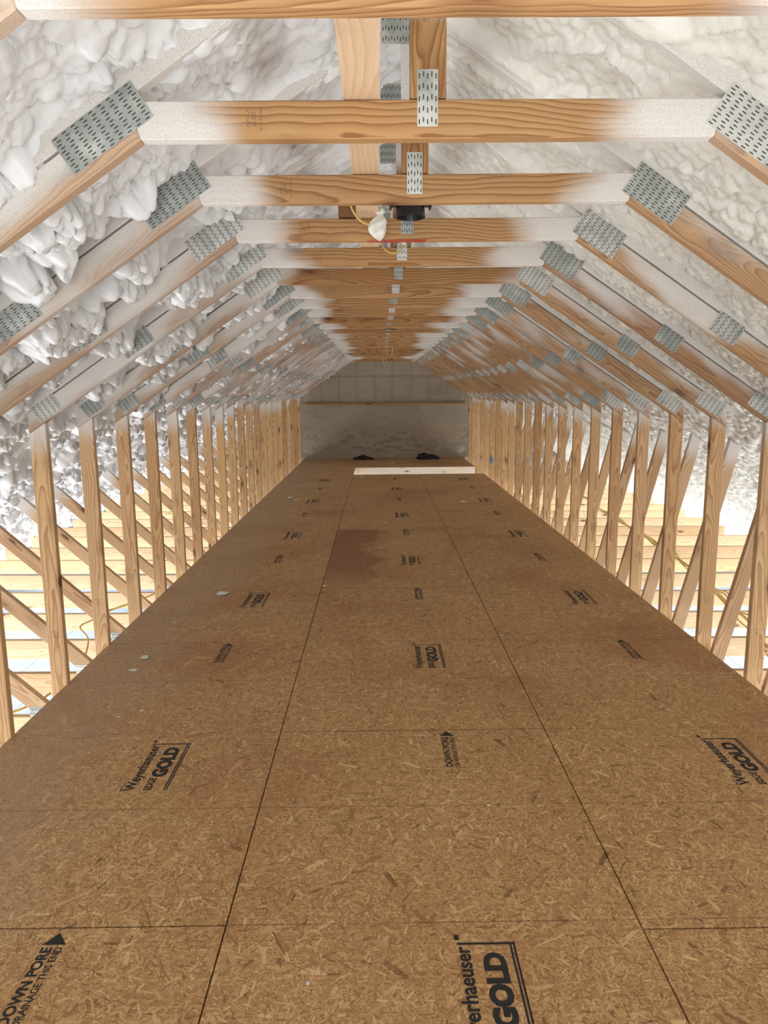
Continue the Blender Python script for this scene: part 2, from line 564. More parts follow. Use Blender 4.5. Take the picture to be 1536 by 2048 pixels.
def vnoise(u, v, s):
    i, j = np.floor(u), np.floor(v)
    fu, fv = u - i, v - j
    fu, fv = fu * fu * (3 - 2 * fu), fv * fv * (3 - 2 * fv)
    a, b = hash2(i, j, s), hash2(i + 1, j, s)
    c, d = hash2(i, j + 1, s), hash2(i + 1, j + 1, s)
    return (a * (1 - fu) + b * fu) * (1 - fv) + (c * (1 - fu) + d * fu) * fv


def fbm(u, v, s, o=3):
    r = 0
    a = 0.5
    for k in range(o):
        r = r + a * vnoise(u * 2 ** k, v * 2 ** k, s + k * 17)
        a *= .5
    return r / (1 - .5 ** o)


def blobs(u, v, s, rmin=.55, rmax=.95, hvar=.5):
    """union of spheres on a jittered grid, in cell units"""
    i, j = np.floor(u), np.floor(v)
    best = np.zeros_like(u)
    for di in (-1, 0, 1):
        for dj in (-1, 0, 1):
            ci, cj = i + di, j + dj
            px = ci + hash2(ci, cj, s)
            py = cj + hash2(ci, cj, s + 5)
            r = rmin + (rmax - rmin) * hash2(ci, cj, s + 9)
            d2 = (u - px) ** 2 + (v - py) ** 2
            h = np.sqrt(np.maximum(r * r - d2, 0)) + hvar * hash2(ci, cj, s + 13) * (d2 < r * r)
            best = np.maximum(best, h)
    return best


def grid_mesh(name, co, nu, nv, mat):
    """co (nu*nv,3) -> quad mesh"""
    me = bpy.data.meshes.new(name)
    idx = np.arange(nu * nv).reshape(nu, nv)
    q = np.stack([idx[:-1, :-1], idx[1:, :-1], idx[1:, 1:], idx[:-1, 1:]], -1).reshape(-1, 4)
    me.vertices.add(nu * nv)
    me.vertices.foreach_set('co', co.astype(np.float32).ravel())
    me.loops.add(q.size)
    me.loops.foreach_set('vertex_index', q.astype(np.int32).ravel())
    me.polygons.add(len(q))
    me.polygons.foreach_set('loop_start', (np.arange(len(q)) * 4).astype(np.int32))
    me.polygons.foreach_set('use_smooth', np.ones(len(q), dtype=bool))
    me.update(calc_edges=True)
    me.materials.append(mat)
    return me


# ------------------------------------------------------------------ the roof: foam-covered ceilings
def foam_height(side, w, y):
    """relief of the foam towards the room; w = distance down the slope from the ridge, y = along the attic"""
    # bay position: 0 at a truss, 0.5 mid-bay
    t = (y - (Y1 + T / 2)) / SP
    bay = np.abs(t - np.round(t)) * 2            # 0 at truss, 1 mid-bay
    bid = np.floor(t)
    g = fbm(w * 1.7, y * 1.7, 31 if side < 0 else 77, 3)
    rowj = hash2(bid, np.floor(w / 50.0), 3 if side < 0 else 4)
    if side < 0:
        wu, wv = w + .022 * fbm(w * 16, y * 16, 5, 2), y + .022 * fbm(w * 16, y * 16, 9, 2)
        b1 = blobs(wu / .062, wv / .048, 11, .45, .80, 1.0)
        b2 = blobs(wu / .036, wv / .030, 23, .45, .80, .8)
        b3 = blobs(wu / .021, wv / .018, 29, .45, .75, .6)
        clump = fbm(w * 5.0, y * 5.0, 51, 2)
        amp = np.clip((clump - .25) * 3.0, .45, 1.3)
        h = (b1 * .054 + b2 * .022) * amp + b3 * .007 + (clump - .45) * .10
        # near the ridge the foam lies smoother
        near = np.clip((w - .55) / .55, 0, 1)
        h = h * (.40 + .60 * near)
    else:
        wu, wv = w + .03 * fbm(w * 12, y * 12, 5, 2), y + .03 * fbm(w * 12, y * 12, 9, 2)
        big = blobs(wu / .040, wv / .040, 61, .5, .85, .4) * .014
        sml = blobs(wu / .020, wv / .020, 63, .5, .8, .4) * .006
        clump = fbm(w * 4.5, y * 4.5, 71, 2)
        near = np.clip((w - .75) / .5, 0, 1)
        h = (big * 1.9 + sml * 1.8) * (.55 + .5 * near) + (clump - .5) * .045
        ridge = 1 - np.abs(fbm(w * 3 + y * 2.0, y * 3.5, 91, 2) - .5) * 14
        h = h + .02 * np.clip(ridge, 0, 1) * (1 - near)
    h = h + (g - .5) * .06
    return h, bay, rowj


def make_foam(side, mat, name, ysegs, end_w):
    cosr, sinr = 1 / K, SL / K
    parts = []
    for (ya, yb, dy, dw) in ysegs:
        ws = np.arange(-.24, end_w + dw, dw)
        ys = np.arange(ya, yb + dy * .5, dy)
        ys[-1] = yb
        W, Yg = np.meshgrid(ws, ys, indexing='ij')
        h, bay, rj = foam_height(side, W, Yg)
        # perpendicular distance from the rafters' underside plane to the foam face
        p = (0.170 if side < 0 else 0.143) - h
        eave = (W > (2.19 if side < 0 else 2.36))
        top = W < .80
        sb = (Yg - (Y1 + T / 2)) / SP
        front = (sb - np.round(sb)) < 0                   # camera side of the truss: bulges hang right up to the board
        tr = np.clip((.20 if side > 0 else np.where(front, .085, .15)) - bay, 0, .05) / .05
        # beside the sloped boards a strip of the upper board shows
        strip = (.097 if side < 0 else .102) + (.07 if side < 0 else .06) * (fbm(W * 7, Yg * 3, 41, 2) - .5)
        pr = p * (1 - tr) + np.maximum(p, strip) * tr
        pr = np.maximum(pr, np.where(bay > .3, -.012, .035))
        # near the ridge and beyond the studs the foam wraps right over the upper board
        wrap = .100 + .012 * fbm(W * 20, Yg * 20, 43, 2) - h * .5
        pw = p * (1 - tr) + np.minimum(p, wrap) * tr
        k = np.clip(np.maximum((.74 - W) / .2, (W - (2.16 if side < 0 else 2.33)) / .06), 0, 1)
        p = np.maximum(pw, .02) * k + pr * (1 - k)
        # world position; ridge line
        zr = HC + SL * (RX - CL)
        x = RX + side * (W * cosr) + (-side) * (-1) * 0
        # unit normal pointing to the roof (up and outwards)
        nx, nz = side * sinr, cosr
        X = RX + side * W * cosr + nx * p
        Z = zr - W * sinr + nz * p
        # both slopes meet above the ridge
        if side < 0:
            X = np.minimum(X, RX + .001)
        else:
            X = np.maximum(X, RX - .001)
        co = np.stack([X, Yg, Z], -1)
        parts.append((co.reshape(-1, 3), len(ws), len(ys)))
    bmj = None
    objs = []
    # stitch the segments as one mesh object
    allco, allq, off = [], [], 0
    for co, nu, nv in parts:
        idx = np.arange(nu * nv).reshape(nu, nv) + off
        allq.append(np.stack([idx[:-1, :-1], idx[1:, :-1], idx[1:, 1:], idx[:-1, 1:]], -1).reshape(-1, 4))
        allco.append(co)
        off += nu * nv
    co = np.concatenate(allco)
    q = np.concatenate(allq)
    me = bpy.data.meshes.new(name)
    me.vertices.add(len(co))
    me.vertices.foreach_set('co', co.astype(np.float32).ravel())
    me.loops.add(q.size)
    me.loops.foreach_set('vertex_index', q.astype(np.int32).ravel())
    me.polygons.add(len(q))
    me.polygons.foreach_set('loop_start', (np.arange(len(q)) * 4).astype(np.int32))
    me.polygons.foreach_set('use_smooth', np.ones(len(q), dtype=bool))
    me.update(calc_edges=True)
    me.materials.append(mat)
    return link(name, me, kind='structure')


def make_roof(side, name, w_end):
    """closed roof deck above the foam"""
    cosr, sinr = 1 / K, SL / K
    zr = HC + SL * (RX - CL)
    nx, nz = side * sinr, cosr
    bm = bmesh.new()
    pts = []
    for p in (.245, .285):
        for W in (-.17 if True else 0, w_end):
            pts.append((RX + side * max(W, -.0) * cosr + nx * p * (0 if W < 0 else 1), zr - max(W, 0) * sinr + (p * K if W < 0 else nz * p)))
    a = [bm.verts.new((x, -.2, z)) for x, z in (pts[0], pts[1], pts[3], pts[2])]
    b = [bm.verts.new((v.co.x, YF + .3, v.co.z)) for v in a]
    bm.faces.new(a)
    bm.faces.new(b[::-1])
    for i in range(4):
        bm.faces.new((a[i], b[i], b[(i + 1) % 4], a[(i + 1) % 4]))
    bmesh.ops.recalc_face_normals(bm, faces=bm.faces)
    return link(name, bm_mesh(bm, name), None, M_plain, kind='structure')


segs = [(-.2, 1.0, .05, .03), (1.0, 4.4, .0092, .0092), (4.4, 7.5, .015, .015), (7.5, YF + .05, .03, .024)]
f1 = make_foam(-1, M_foam_l, 'ceiling_left', segs, 5.5)
f2 = make_foam(1, M_foam_r, 'ceiling_right', segs, 5.95)
f1['label'] = 'left slope of the roof covered in white popcorn spray foam'
f2['label'] = 'right slope of the roof covered in cream spray foam'
make_roof(-1, 'ceiling_deck_left', 5.6)
make_roof(1, 'ceiling_deck_right', 6.05)

# ------------------------------------------------------------------ far wall, near wall, ground below
def far_wall():
    nx_, nz_ = 230, 130
    xs = np.linspace(-4.6, 4.9, nx_ * 2)
    zs = np.linspace(-.35, 3.0, nz_)
    X, Z = np.meshgrid(xs, zs, indexing='ij')
    h = (fbm(X * 2.2, Z * 2.2, 5, 3) - .5) * .05
    low = np.clip((1.0 - Z) / .5, 0, 1)
    h += blobs(X / .16, Z / .07, 7, .5, .9, .3) * .018 * low + blobs(X / .10, Z / .10, 8, .5, .9, .3) * .004
    fx = np.abs((X + .05) / .4064 - np.round((X + .05) / .4064))
    h -= .014 * np.exp(-(fx / .05) ** 2) * (Z > 1.28)
    fz = np.abs(Z - 1.88)
    h -= .016 * np.exp(-(fz / .014) ** 2)
    h -= .03 * np.exp(-((Z - 1.30) / .010) ** 2)
    foot = np.clip((.12 - Z) / .12, 0, 1)
    h += foot * .06 * fbm(X * 5, Z * 5, 12, 2)
    co = np.stack([X, YF - h, Z], -1).reshape(-1, 3)
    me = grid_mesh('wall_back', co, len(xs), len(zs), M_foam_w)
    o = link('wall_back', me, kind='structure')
    o['label'] = 'dim end wall sprayed with foam between studs'
    bm = bmesh.new()
    add_box(bm, (-4.6, YF + .06, -.35), (4.9, YF + .12, 3.2))
    link('wall_back_sheathing', bm_mesh(bm, 'b'), None, M_plain, kind='structure')


far_wall()
board('trim_1', [(-1.66, 1.215), (2.0, 1.215), (2.0, 1.255), (-1.66, 1.255)], 0, (0, 1.215), M_plain, None, thick=.05)
tr = bpy.data.objects['trim_1']
tr.location.y = YF - .055
tr['kind'] = 'structure'
tr['label'] = 'wooden plate across the foam end wall'

bm = bmesh.new()          # near gable with its opening, behind the camera
for lo, hi in (((-4.6, -.3, -.35), (-1.3, -.2, 3.2)), ((1.6, -.3, -.35), (4.9, -.2, 3.2)), ((-1.3, -.3, -.35), (1.6, -.2, .25)), ((-1.3, -.3, 2.25), (1.6, -.2, 3.2))):
    add_box(bm, lo, hi)
link('wall_front', bm_mesh(bm, 'wf'), None, M_foam_l, kind='structure')

bm = bmesh.new()
add_box(bm, (-30, -12, -3.2), (30, 45, -3.05))
link('floor_of_storey_below', bm_mesh(bm, 'slab'), None, M_slab, kind='structure', label='pale blue grey slab of the storey below seen between the bottom chords')

# ------------------------------------------------------------------ attic floor of strand board panels
PL8 = 4 * SP
HX0, HX1, HY0, HY1 = -0.4605, 1.93, 13.40, 14.65       # stair opening
bm = bmesh.new()
cols = [(EL, -.4645, 1.904), (-.4595, .7545, 3.129 - PL8), (.7595, ER, 1.8652)]
for x0, x1, y0 in cols:
    n0 = -2
    for k in range(n0, 9):
        a = y0 + k * PL8 + .004
        b = y0 + (k + 1) * PL8 - .004
        a, b = max(a, -.19), min(b, YF - .02)
        if b - a < .05:
            continue
        if x0 < -.5:
            add_box(bm, (x0, a, -.018), (x1, b, 0))
            continue
        xr = min(x1, HX1) if x1 > HX1 else x1
        for c, d in ((a, min(b, HY0)), (max(a, HY1), b)):
            if d - c > .02:
                add_box(bm, (x0, c, -.018), (x1, d, 0))
floor = link('floor', bm_mesh(bm, 'floor'), None, M_osb, kind='structure', label='strand board subfloor panels running down the attic')

# near-black sheet added under the panels, standing in for shade in the seams
bm = bmesh.new()
add_box(bm, (EL + .02, -.19, -.030), (ER - .02, HY0 - .04, -.0185))
add_box(bm, (EL + .02, HY0 - .04, -.030), (-.47, HY1, -.0185))
add_box(bm, (EL + .02, HY1 + .04, -.030), (ER - .02, YF, -.0185))
link('floor_seam_shade', bm_mesh(bm, 'u'), None, M_shadowgap, kind='structure')

o = board('stair_opening_header', [(HX0 - .0, -.235), (ER, -.235), (ER, -.002), (HX0, -.002)], 0, (.7, -.235), M_header, None)
o.location.y = HY1 - T
o['label'] = 'bright pale lumber header along the far side of the stair opening'
o['category'] = 'header board'
o = link('stair_opening_side_board', (lambda b_: (add_box(b_, (HX0 - T, HY0, -.13), (HX0, HY1 - T - .001, -.0185)), bm_mesh(b_, 'sb'))[1])(bmesh.new()), None, M_header,
         label='pale lumber trimmer along the left side of the stair opening', category='trimmer board')

# ------------------------------------------------------------------ printed stamps on the panels
def text_mesh(body, size, bold=0.0, sx=1.0, shear=0.0):
    cu = bpy.data.curves.new('t', 'FONT')
    cu.body = body
    cu.size = size
    cu.offset = bold
    cu.shear = shear
    cu.resolution_u = 3
    to = bpy.data.objects.new('t', cu)
    COL.objects.link(to)
    dg = bpy.context.evaluated_depsgraph_get()
    dg.update()
    me = bpy.data.meshes.new_from_object(to.evaluated_get(dg))
    bpy.data.objects.remove(to)
    bpy.data.curves.remove(cu)
    me.transform(Matrix.Diagonal((sx, 1, 1, 1)))
    return me


def fit_text(body, u0, u1, v0, v1, bold=0.0):
    me = text_mesh(body, 1.0, bold)
    co = np.empty(len(me.vertices) * 3)
    me.vertices.foreach_get('co', co)
    co = co.reshape(-1, 3)
    lo, hi = co.min(0), co.max(0)
    me.transform(Matrix.Translation((u0, v0, 0)) @ Matrix.Diagonal(((u1 - u0) / (hi[0] - lo[0]), (v1 - v0) / (hi[1] - lo[1]), 1, 1)) @ Matrix.Translation((-lo[0], -lo[1], 0)))
    return me


def join_meshes(name, meshes, quads, mat, cuts=()):
    bm = bmesh.new()
    for me in meshes:
        bm.from_mesh(me)
        bpy.data.meshes.remove(me)
    for qd in quads:
        bm.faces.new([bm.verts.new((u, v, 0)) for u, v in qd])
    for v in bm.verts:
        v.co.z = 0
    bmesh.ops.recalc_face_normals(bm, faces=bm.faces)
    for f in bm.faces:
        if f.normal.z < 0:
            f.normal_flip()
    me = bm_mesh(bm, name)
    me.materials.append(mat)
    return me


def rect(u0, v0, u1, v1):
    return [(u0, v0), (u1, v0), (u1, v1), (u0, v1)]


# u runs down the attic, v towards the left
logo = join_meshes('logo', [
    fit_text('Weyerhaeuser', -.004, .368, .112, .170, .028),
    fit_text('EDGE', .0, .092, .060, .092, .035),
    fit_text('GOLD', .098, .345, .030, .096, .06),
], [rect(0, -.004, .382, .002), rect(0, .006, .374, .012), rect(.374, -.004, .382, .160), rect(.392, .152, .412, .166),
    rect(-.006, .176, .02, .181), rect(.03, .176, .06, .179)], M_ink)
down = join_meshes('down', [
    fit_text('DOWN PORE', .0, .262, .032, .064, .035),
    fit_text('DRAINAGE THIS END', .0, .262, .004, .026, .02),
], [[(.272, .000), (.318, .036), (.272, .068)]], M_ink)


def stamp(me, name, x, y, ang=0.0):
    o = link(name, me, floor)
    o.location = (x, y, .0006)
    o.rotation_euler = (0, 0, math.pi / 2 + ang)
    return o


for k in range(6):
    for (lx, ly) in ((-.853, 2.645), (.370, 1.44), (1.590, 2.63)):
        y = ly + k * 2.44
        if y > 13.0 or (lx > -.5 and y > 12.9):
            continue
        stamp(logo, 'printed_logo', lx, y)
    for (lx, ly) in ((-.905, 1.565), (.335, 2.795), (1.535, 3.99 - 2.44)):
        y = ly + k * 2.44
        if y > 13.0:
            continue
        stamp(down, 'printed_arrow_stamp', lx, y)

# ------------------------------------------------------------------ a truss, its parts and their plates
TH = math.atan(SL)


def line_l(x, p):            # left rafter: height at x of the line p metres (perpendicular) above the underside
    return HC + SL * (x - CL) + p * K


def line_r(x, p):
    return HC + SL * (CR - x) + p * K


def stamp_mesh():
    rs = random.Random(11)
    bm = bmesh.new()
    for row, (z, hgt, w) in enumerate(((.026, .007, .05), (.010, .010, .030), (-.004, .006, .040))):
        x = -w / 2
        while x < w / 2:
            cw = rs.uniform(.0025, .0045)
            t_ = rs.random()
            z0, z1 = z - hgt / 2, z + hgt / 2
            if t_ < .7:
                bm.faces.new([bm.verts.new(p) for p in ((x, 0, z0), (x + .0012, 0, z0), (x + .0012, 0, z1), (x, 0, z1))])
            zz = z0 if t_ < .4 else z1 - .0014
            bm.faces.new([bm.verts.new(p) for p in ((x, 0, zz), (x + cw, 0, zz), (x + cw, 0, zz + .0014), (x, 0, zz + .0014))])
            x += cw + .0016
    me = bm_mesh(bm, 'grade_stamp')
    me.materials.append(M_faint_ink)
    return me


STAMP = stamp_mesh()


def make_truss():
    root = empty('attic_truss')
    b = .087
    # collar tie with mitred ends
    mL = ((HC + b) - HC - b * K) / SL + CL
    mR = CR - ((HC + b) - HC - b * K) / SL
    board('collar_tie', [(CL, HC), (CR, HC), (mR, HC + b), (mL, HC + b)], 0, (.115, HC), M_collar, root)
    # lower rafters
    xe = -4.35
    board('rafter', [(CL, HC), (mL, HC + b), (WL - b, line_l(WL - b, b)), (WL - b, line_l(WL - b, 0))], TH, (-1.5, line_l(-1.5, .03)), M_raf_l, root)
    xe2 = 4.65
    board('rafter', [(CR, HC), (WR + b, line_r(WR + b, 0)), (WR + b, line_r(WR + b, b)), (mR, HC + b)], -TH, (1.8, line_r(1.8, .03)), M_raf_r, root)
    # top chords above them, with the dark slot between
    p0, p1 = b + .0065, b + .145
    board('top_chord', [(RX, line_l(RX, p0)), (RX, line_l(RX, p1)), (xe, line_l(xe, p1)), (xe, line_l(xe, p0))], TH, (-1.5, line_l(-1.5, .1)), M_upper, root)
    board('top_chord', [(RX + .001, line_r(RX, p0)), (xe2, line_r(xe2, p0)), (xe2, line_r(xe2, p1)), (RX + .001, line_r(RX, p1))], -TH, (1.8, line_r(1.8, .1)), M_upper, root)
    # king post
    board('king_post', [(.086, HC + b + .003), (.173, HC + b + .003), (.173, line_r(.173, p0)), (RX, line_l(RX, p0)), (.086, line_l(.086, p0))], math.pi / 2, (.13, 2.3), M_king, root)
    # studs
    zb = -.155
    board('stud', [(WL, zb), (WL, line_l(WL, -.001)), (WL - b, line_l(WL - b, -.001)), (WL - b, zb)], math.pi / 2, (WL - .04, .6), M_stud, root)
    board('stud', [(WR, zb), (WR + b, zb), (WR + b, line_r(WR + b, -.001)), (WR, line_r(WR, -.001))], math.pi / 2, (WR + .04, .6), M_stud, root)
    # webs
    # left: top edge through (-1.803,-.11) rising outward
    a = math.atan2(.925, -1)
    d = Vector((math.cos(a), math.sin(a)))
    nrm = Vector((-d.y, d.x)) * -1 if False else Vector((d.y, -d.x)) * -1
    nrm = Vector((-math.sin(a), math.cos(a)))
    if nrm.y > 0:
        nrm = -nrm
    A = Vector((-1.803, -.11))

    def at_z(P, z):
        return P + d * ((z - P.y) / d.y)

    def at_roof(P, fn, s):
        t0, t1 = 0, 3
        for _ in range(40):
            tm = (t0 + t1) / 2
            q = P + d * tm
            if q.y < fn(q.x, b + .005):
                t0 = tm
            else:
                t1 = tm
        return P + d * t0
    B = A + nrm * .087
    v1 = Vector((WL - b - .001, A.y - (WL - b - .001 - A.x) * .925))
    pl = [at_z(B, -.168), at_roof(B, line_l, 0), at_roof(A, line_l, 0), v1, Vector((WL - b - .001, -.168))]
    board('web', [tuple(p) for p in pl], a, (A.x, A.y), M_web, root)
    # right: left edge through (2.09,-.097)-(2.385,1.11)
    a = math.atan2(1.207, .295)
    d = Vector((math.cos(a), math.sin(a)))
    nrm = Vector((d.y, -d.x))
    A = Vector((2.09, -.097))
    B = A + nrm * .086
    pl = [at_z(A, -.19), at_z(B, -.19), at_roof(B, line_r, 0), at_roof(A, line_r, 0)]
    board('web', [tuple(p) for p in pl], a, (A.x, A.y), M_web, root, yoff=.0)
    # bottom chord and the joist that carries the panels
    board('bottom_chord', [(-4.2, -.303), (4.5, -.371), (4.5, -.232), (-4.2, -.163)], -.0078, (0, -.27), M_chord, root)
    board('floor_joist', [(WL + .002, -.119), (WR - .002, -.119), (WR - .002, -.0305), (WL + .002, -.0305)], 0, (0, -.1), M_chord, root)
    # plates
    plate(root, -.655, line_l(-.655, .072), .240, .095, TH)
    plate(root, .915, line_r(.915, .068), .200, .108, -TH)
    plate(root, -1.20, 1.800, .170, .085, TH)
    plate(root, 1.465, 1.795, .130, .088, -TH)
    plate(root, -1.672, 1.478, .140, .085, TH)
    plate(root, 1.975, 1.455, .170, .085, -TH)
    plate(root, .128, 2.243, .127, .050, math.pi / 2)
    plate(root, .075, 2.685, .120, .100, math.pi / 2)
    plate(root, -2.93, line_l(-2.93, .12), .19, .085, TH)
    plate(root, 2.50, line_r(2.50, .12), .20, .080, -TH)
    plate(root, -1.815, -.200, .150, .170, math.pi / 2)
    plate(root, 2.09, -.235, .150, .150, math.pi / 2)
    for sx, sz in ((WL - .043, .27), (WR + .043, .24)):
        st = link('grade_stamp', STAMP, root)
        st.location = (sx, -.0004, sz)
    st = link('grade_stamp', STAMP, root)
    st.location = (-.30, -.0004, HC + .045)
    st.rotation_euler = (0, math.pi / 2, 0)
    return root


ORD = ['', 'first', 'second', 'third', 'fourth', 'fifth', 'sixth', 'seventh', 'eighth', 'ninth', 'tenth', 'eleventh', 'twelfth', 'thirteenth',
       'fourteenth', 'fifteenth', 'sixteenth', 'seventeenth', 'eighteenth', 'nineteenth', 'twentieth', 'twenty-first', 'twenty-second', 'twenty-third', 'twenty-fourth']
LAB = {
    0: 'nearest pine attic truss, its collar tie crossing the very top of the photo',
    1: 'pine attic truss whose wide collar tie shows swirling grain and one tall nail plate',
    2: 'pine attic truss just in front of the round black ceiling box, collar white in patches',
    3: 'pine attic truss with the red mark along its collar tie, behind the hanging foam scrap',
    4: 'pine attic truss right behind the red-marked one, cable loop hanging at its collar',
    24: 'last pine attic truss, standing closest to the foam end wall',
    23: 'pine attic truss one in front of the last, near the end wall',
    11: 'pine attic truss just beyond the octagonal black box on the collars',
    10: 'pine attic truss just in front of the octagonal black box',
}
proto = make_truss()
trusses = []


def copy_tree(o, parent=None):
    c = o.copy()
    COL.objects.link(c)
    c.parent = parent
    for ch in o.children:
        copy_tree(ch, c)
    return c


for k in range(NT):
    t = proto if k == 0 else copy_tree(proto)
    t.location = (0, Yk(k), 0)
    t['label'] = LAB.get(k, f'pine attic truss with white overspray, {ORD[k]} one behind the truss at the top edge')
    t['category'] = 'roof truss'
    t['group'] = 'attic trusses down the room'
    trusses.append(t)
# the red-marked collar
for ch in trusses[3].children:
    if ch.name.startswith('collar_tie'):
        ch.data = ch.data.copy()
        ch.data.materials[0] = M_collar_red

# joists cut short at the stair opening
cut = board_mesh('cut_joist', [(WL + .002, -.119), (HX0 - T - .002, -.119), (HX0 - T - .002, -.0305), (WL + .002, -.0305)], 0, (0, -.1))
cut.materials.append(M_chord)
for k in (20, 21):
    for ch in trusses[k].children:
        if ch.name.startswith('floor_joist'):
            ch.data = cut

# ------------------------------------------------------------------ lumber on the collars
bm = bmesh.new()
add_box(bm, (-.6, -.0435, 0), (16.4, .0435, .038))
me = bm_mesh(bm, 'cat')
o = link('ridge_brace', me, None, M_pale, label='long pale board lying flat on top of the collar ties', category='brace')
o.location = (-.031, .1, HC + .0885)
o.rotation_euler = (0, 0, math.pi / 2)
bm = bmesh.new()
add_box(bm, (-.035, -.019, -.04), (.035, .019, .045))
o = link('wood_block', bm_mesh(bm, 'blk'), None, M_dark, label='short brown wood block on the third collar tie beside the pale brace', category='wood block')
o.location = (-.115, 3.10, 2.285)

# ------------------------------------------------------------------ electrical things
def lathe(prof, seg, name, mat, parent, loc):
    bm = bmesh.new()
    rings = []
    for r, z in prof:
        rings.append([bm.verts.new((r * math.cos(2 * math.pi * i / seg), r * math.sin(2 * math.pi * i / seg), z)) for i in range(seg)])
    for A, B in zip(rings, rings[1:]):
        for i in range(seg):
            bm.faces.new((A[i], A[(i + 1) % seg], B[(i + 1) % seg], B[i]))
    bm.faces.new(rings[0])
    bm.faces.new(rings[-1])
    bmesh.ops.recalc_face_normals(bm, faces=bm.faces)
    o = link(name, bm_mesh(bm, name), parent, mat)
    o.location = loc
    return o


def ceiling_box(x, y, z, r, seg, label, bar=True):
    root = empty('ceiling_box', (x, y, z), label=label, category='electrical box', group='black ceiling boxes')
    lathe([(r * .93, .045), (r, .0), (r * .90, 0), (r * .80, .035), (.01, .036)], seg, 'box_body', M_black, root, (0, 0, 0))
    bm = bmesh.new()
    add_box(bm, (-r * 1.32, -.030, .043), (r * 1.32, .030, .049))
    for s in (-1, 1):
        add_box(bm, (s * r * 1.32 - .004, -.030, .034), (s * r * 1.32 + .004, .030, .049))
    link('mounting_flange', bm_mesh(bm, 'fl'), root, M_black)
    # hanger bar reaching to the truss on each side
    y0, y1 = 0, 0
    bm = bmesh.new()
    k0 = math.floor((y - Y1) / SP) + 1
    ya, yb = Yk(k0) + T, Yk(k0 + 1)
    add_box(bm, (-.012, ya - y, .049), (.012, yb - y, .056))
    link('hanger_bar', bm_mesh(bm, 'hb'), root, M_black)
    lathe([(.010, 0), (.010, .006), (.004, .008)], 10, 'screw', M_label, root, (.012, -.01, .028))
    return root


ceiling_box(.131, 2.86, 2.190, .056, 28, 'round black ceiling box hanging between the second and third collar ties')
ceiling_box(.145, 7.70, 2.172, .064, 8, 'octagonal black ceiling box halfway down the attic with cable at its side')
ceiling_box(.140, 13.55, 2.165, .064, 8, 'small far black ceiling box near the end wall')

tube('electrical_cable', [(-.115, 2.9, 2.33), (-.093, 2.98, 2.255), (-.062, 3.0, 2.215), (-.030, 3.0, 2.198), (.0, 3.0, 2.200)], .0042, M_wire,
     label='yellow cable curving down into the hanging foam scrap', category='cable')


def scrap(name, loc, size, label, seed, mat=None, flat=.4, group=None, rot=0.0, sub=3):
    rs = random.Random(seed)
    bm = bmesh.new()
    bmesh.ops.create_icosphere(bm, subdivisions=sub, radius=1)
    ph = [rs.uniform(0, 6.28) for _ in range(6)]
    for v in bm.verts:
        c = v.co
        k = 1 + .20 * math.sin(3 * c.x + ph[0]) * math.cos(3 * c.z + ph[1]) + .16 * math.sin(6 * c.y + ph[2] + 2 * c.x) + .10 * math.sin(9 * c.z + ph[3])
        v.co = Vector((c.x * size[0] * k, c.y * size[1] * k, c.z * size[2] * (1 + .3 * math.sin(4 * c.x + ph[4]))))
    for f in bm.faces:
        f.smooth = True
    o = link(name, bm_mesh(bm, name), None, mat or M_foam_r, label=label, category='foam scrap')
    o.location = loc
    o.rotation_euler = (0, 0, rot)
    if group:
        o['group'] = group
    return o


def hanging_scrap():
    """foam shell hanging from the cable: narrow neck, broad petal-shaped lobe below"""
    bm = bmesh.new()
    nu, nv = 22, 26
    prof = [(0.0, .014), (.07, .021), (.16, .020), (.25, .010), (.33, .022), (.45, .034), (.60, .036), (.75, .032), (.88, .020), (1.0, .002)]

    def width(t):
        for (a, wa), (b, wb_) in zip(prof, prof[1:]):
            if t <= b:
                return wa + (wb_ - wa) * (t - a) / (b - a)
        return .002
    rows = []
    for j in range(nv + 1):
        t = j / nv
        z = -.128 * t
        w = width(t)
        row = []
        for i in range(nu):
            a = 2 * math.pi * i / nu
            x = w * math.cos(a) * (1 + .08 * math.sin(5 * a + 9 * t))
            yv = w * .62 * math.sin(a)
            if math.sin(a) < 0:
                # front face folds inward along a crease
                yv *= .55 + .45 * min(1, abs(x) / max(w, .001) * 1.3)
            x += .006 * math.sin(t * 7)
            yv += .004 * math.sin(20 * t + 3 * a)
            row.append(bm.verts.new((x, yv, z)))
        rows.append(row)
    for A, B in zip(rows, rows[1:]):
        for i in range(nu):
            bm.faces.new((A[i], A[(i + 1) % nu], B[(i + 1) % nu], B[i]))
    bm.faces.new(rows[0])
    bm.faces.new(rows[-1])
    bmesh.ops.recalc_face_normals(bm, faces=bm.faces)
    for f in bm.faces:
        f.smooth = True
    o = link('foam_scrap', bm_mesh(bm, 'hs'), None, M_foam_r, label='petal-shaped foam scrap hanging from a yellow cable before the red-marked collar tie', category='foam scrap')
    o.location = (.012, 3.0, 2.262)


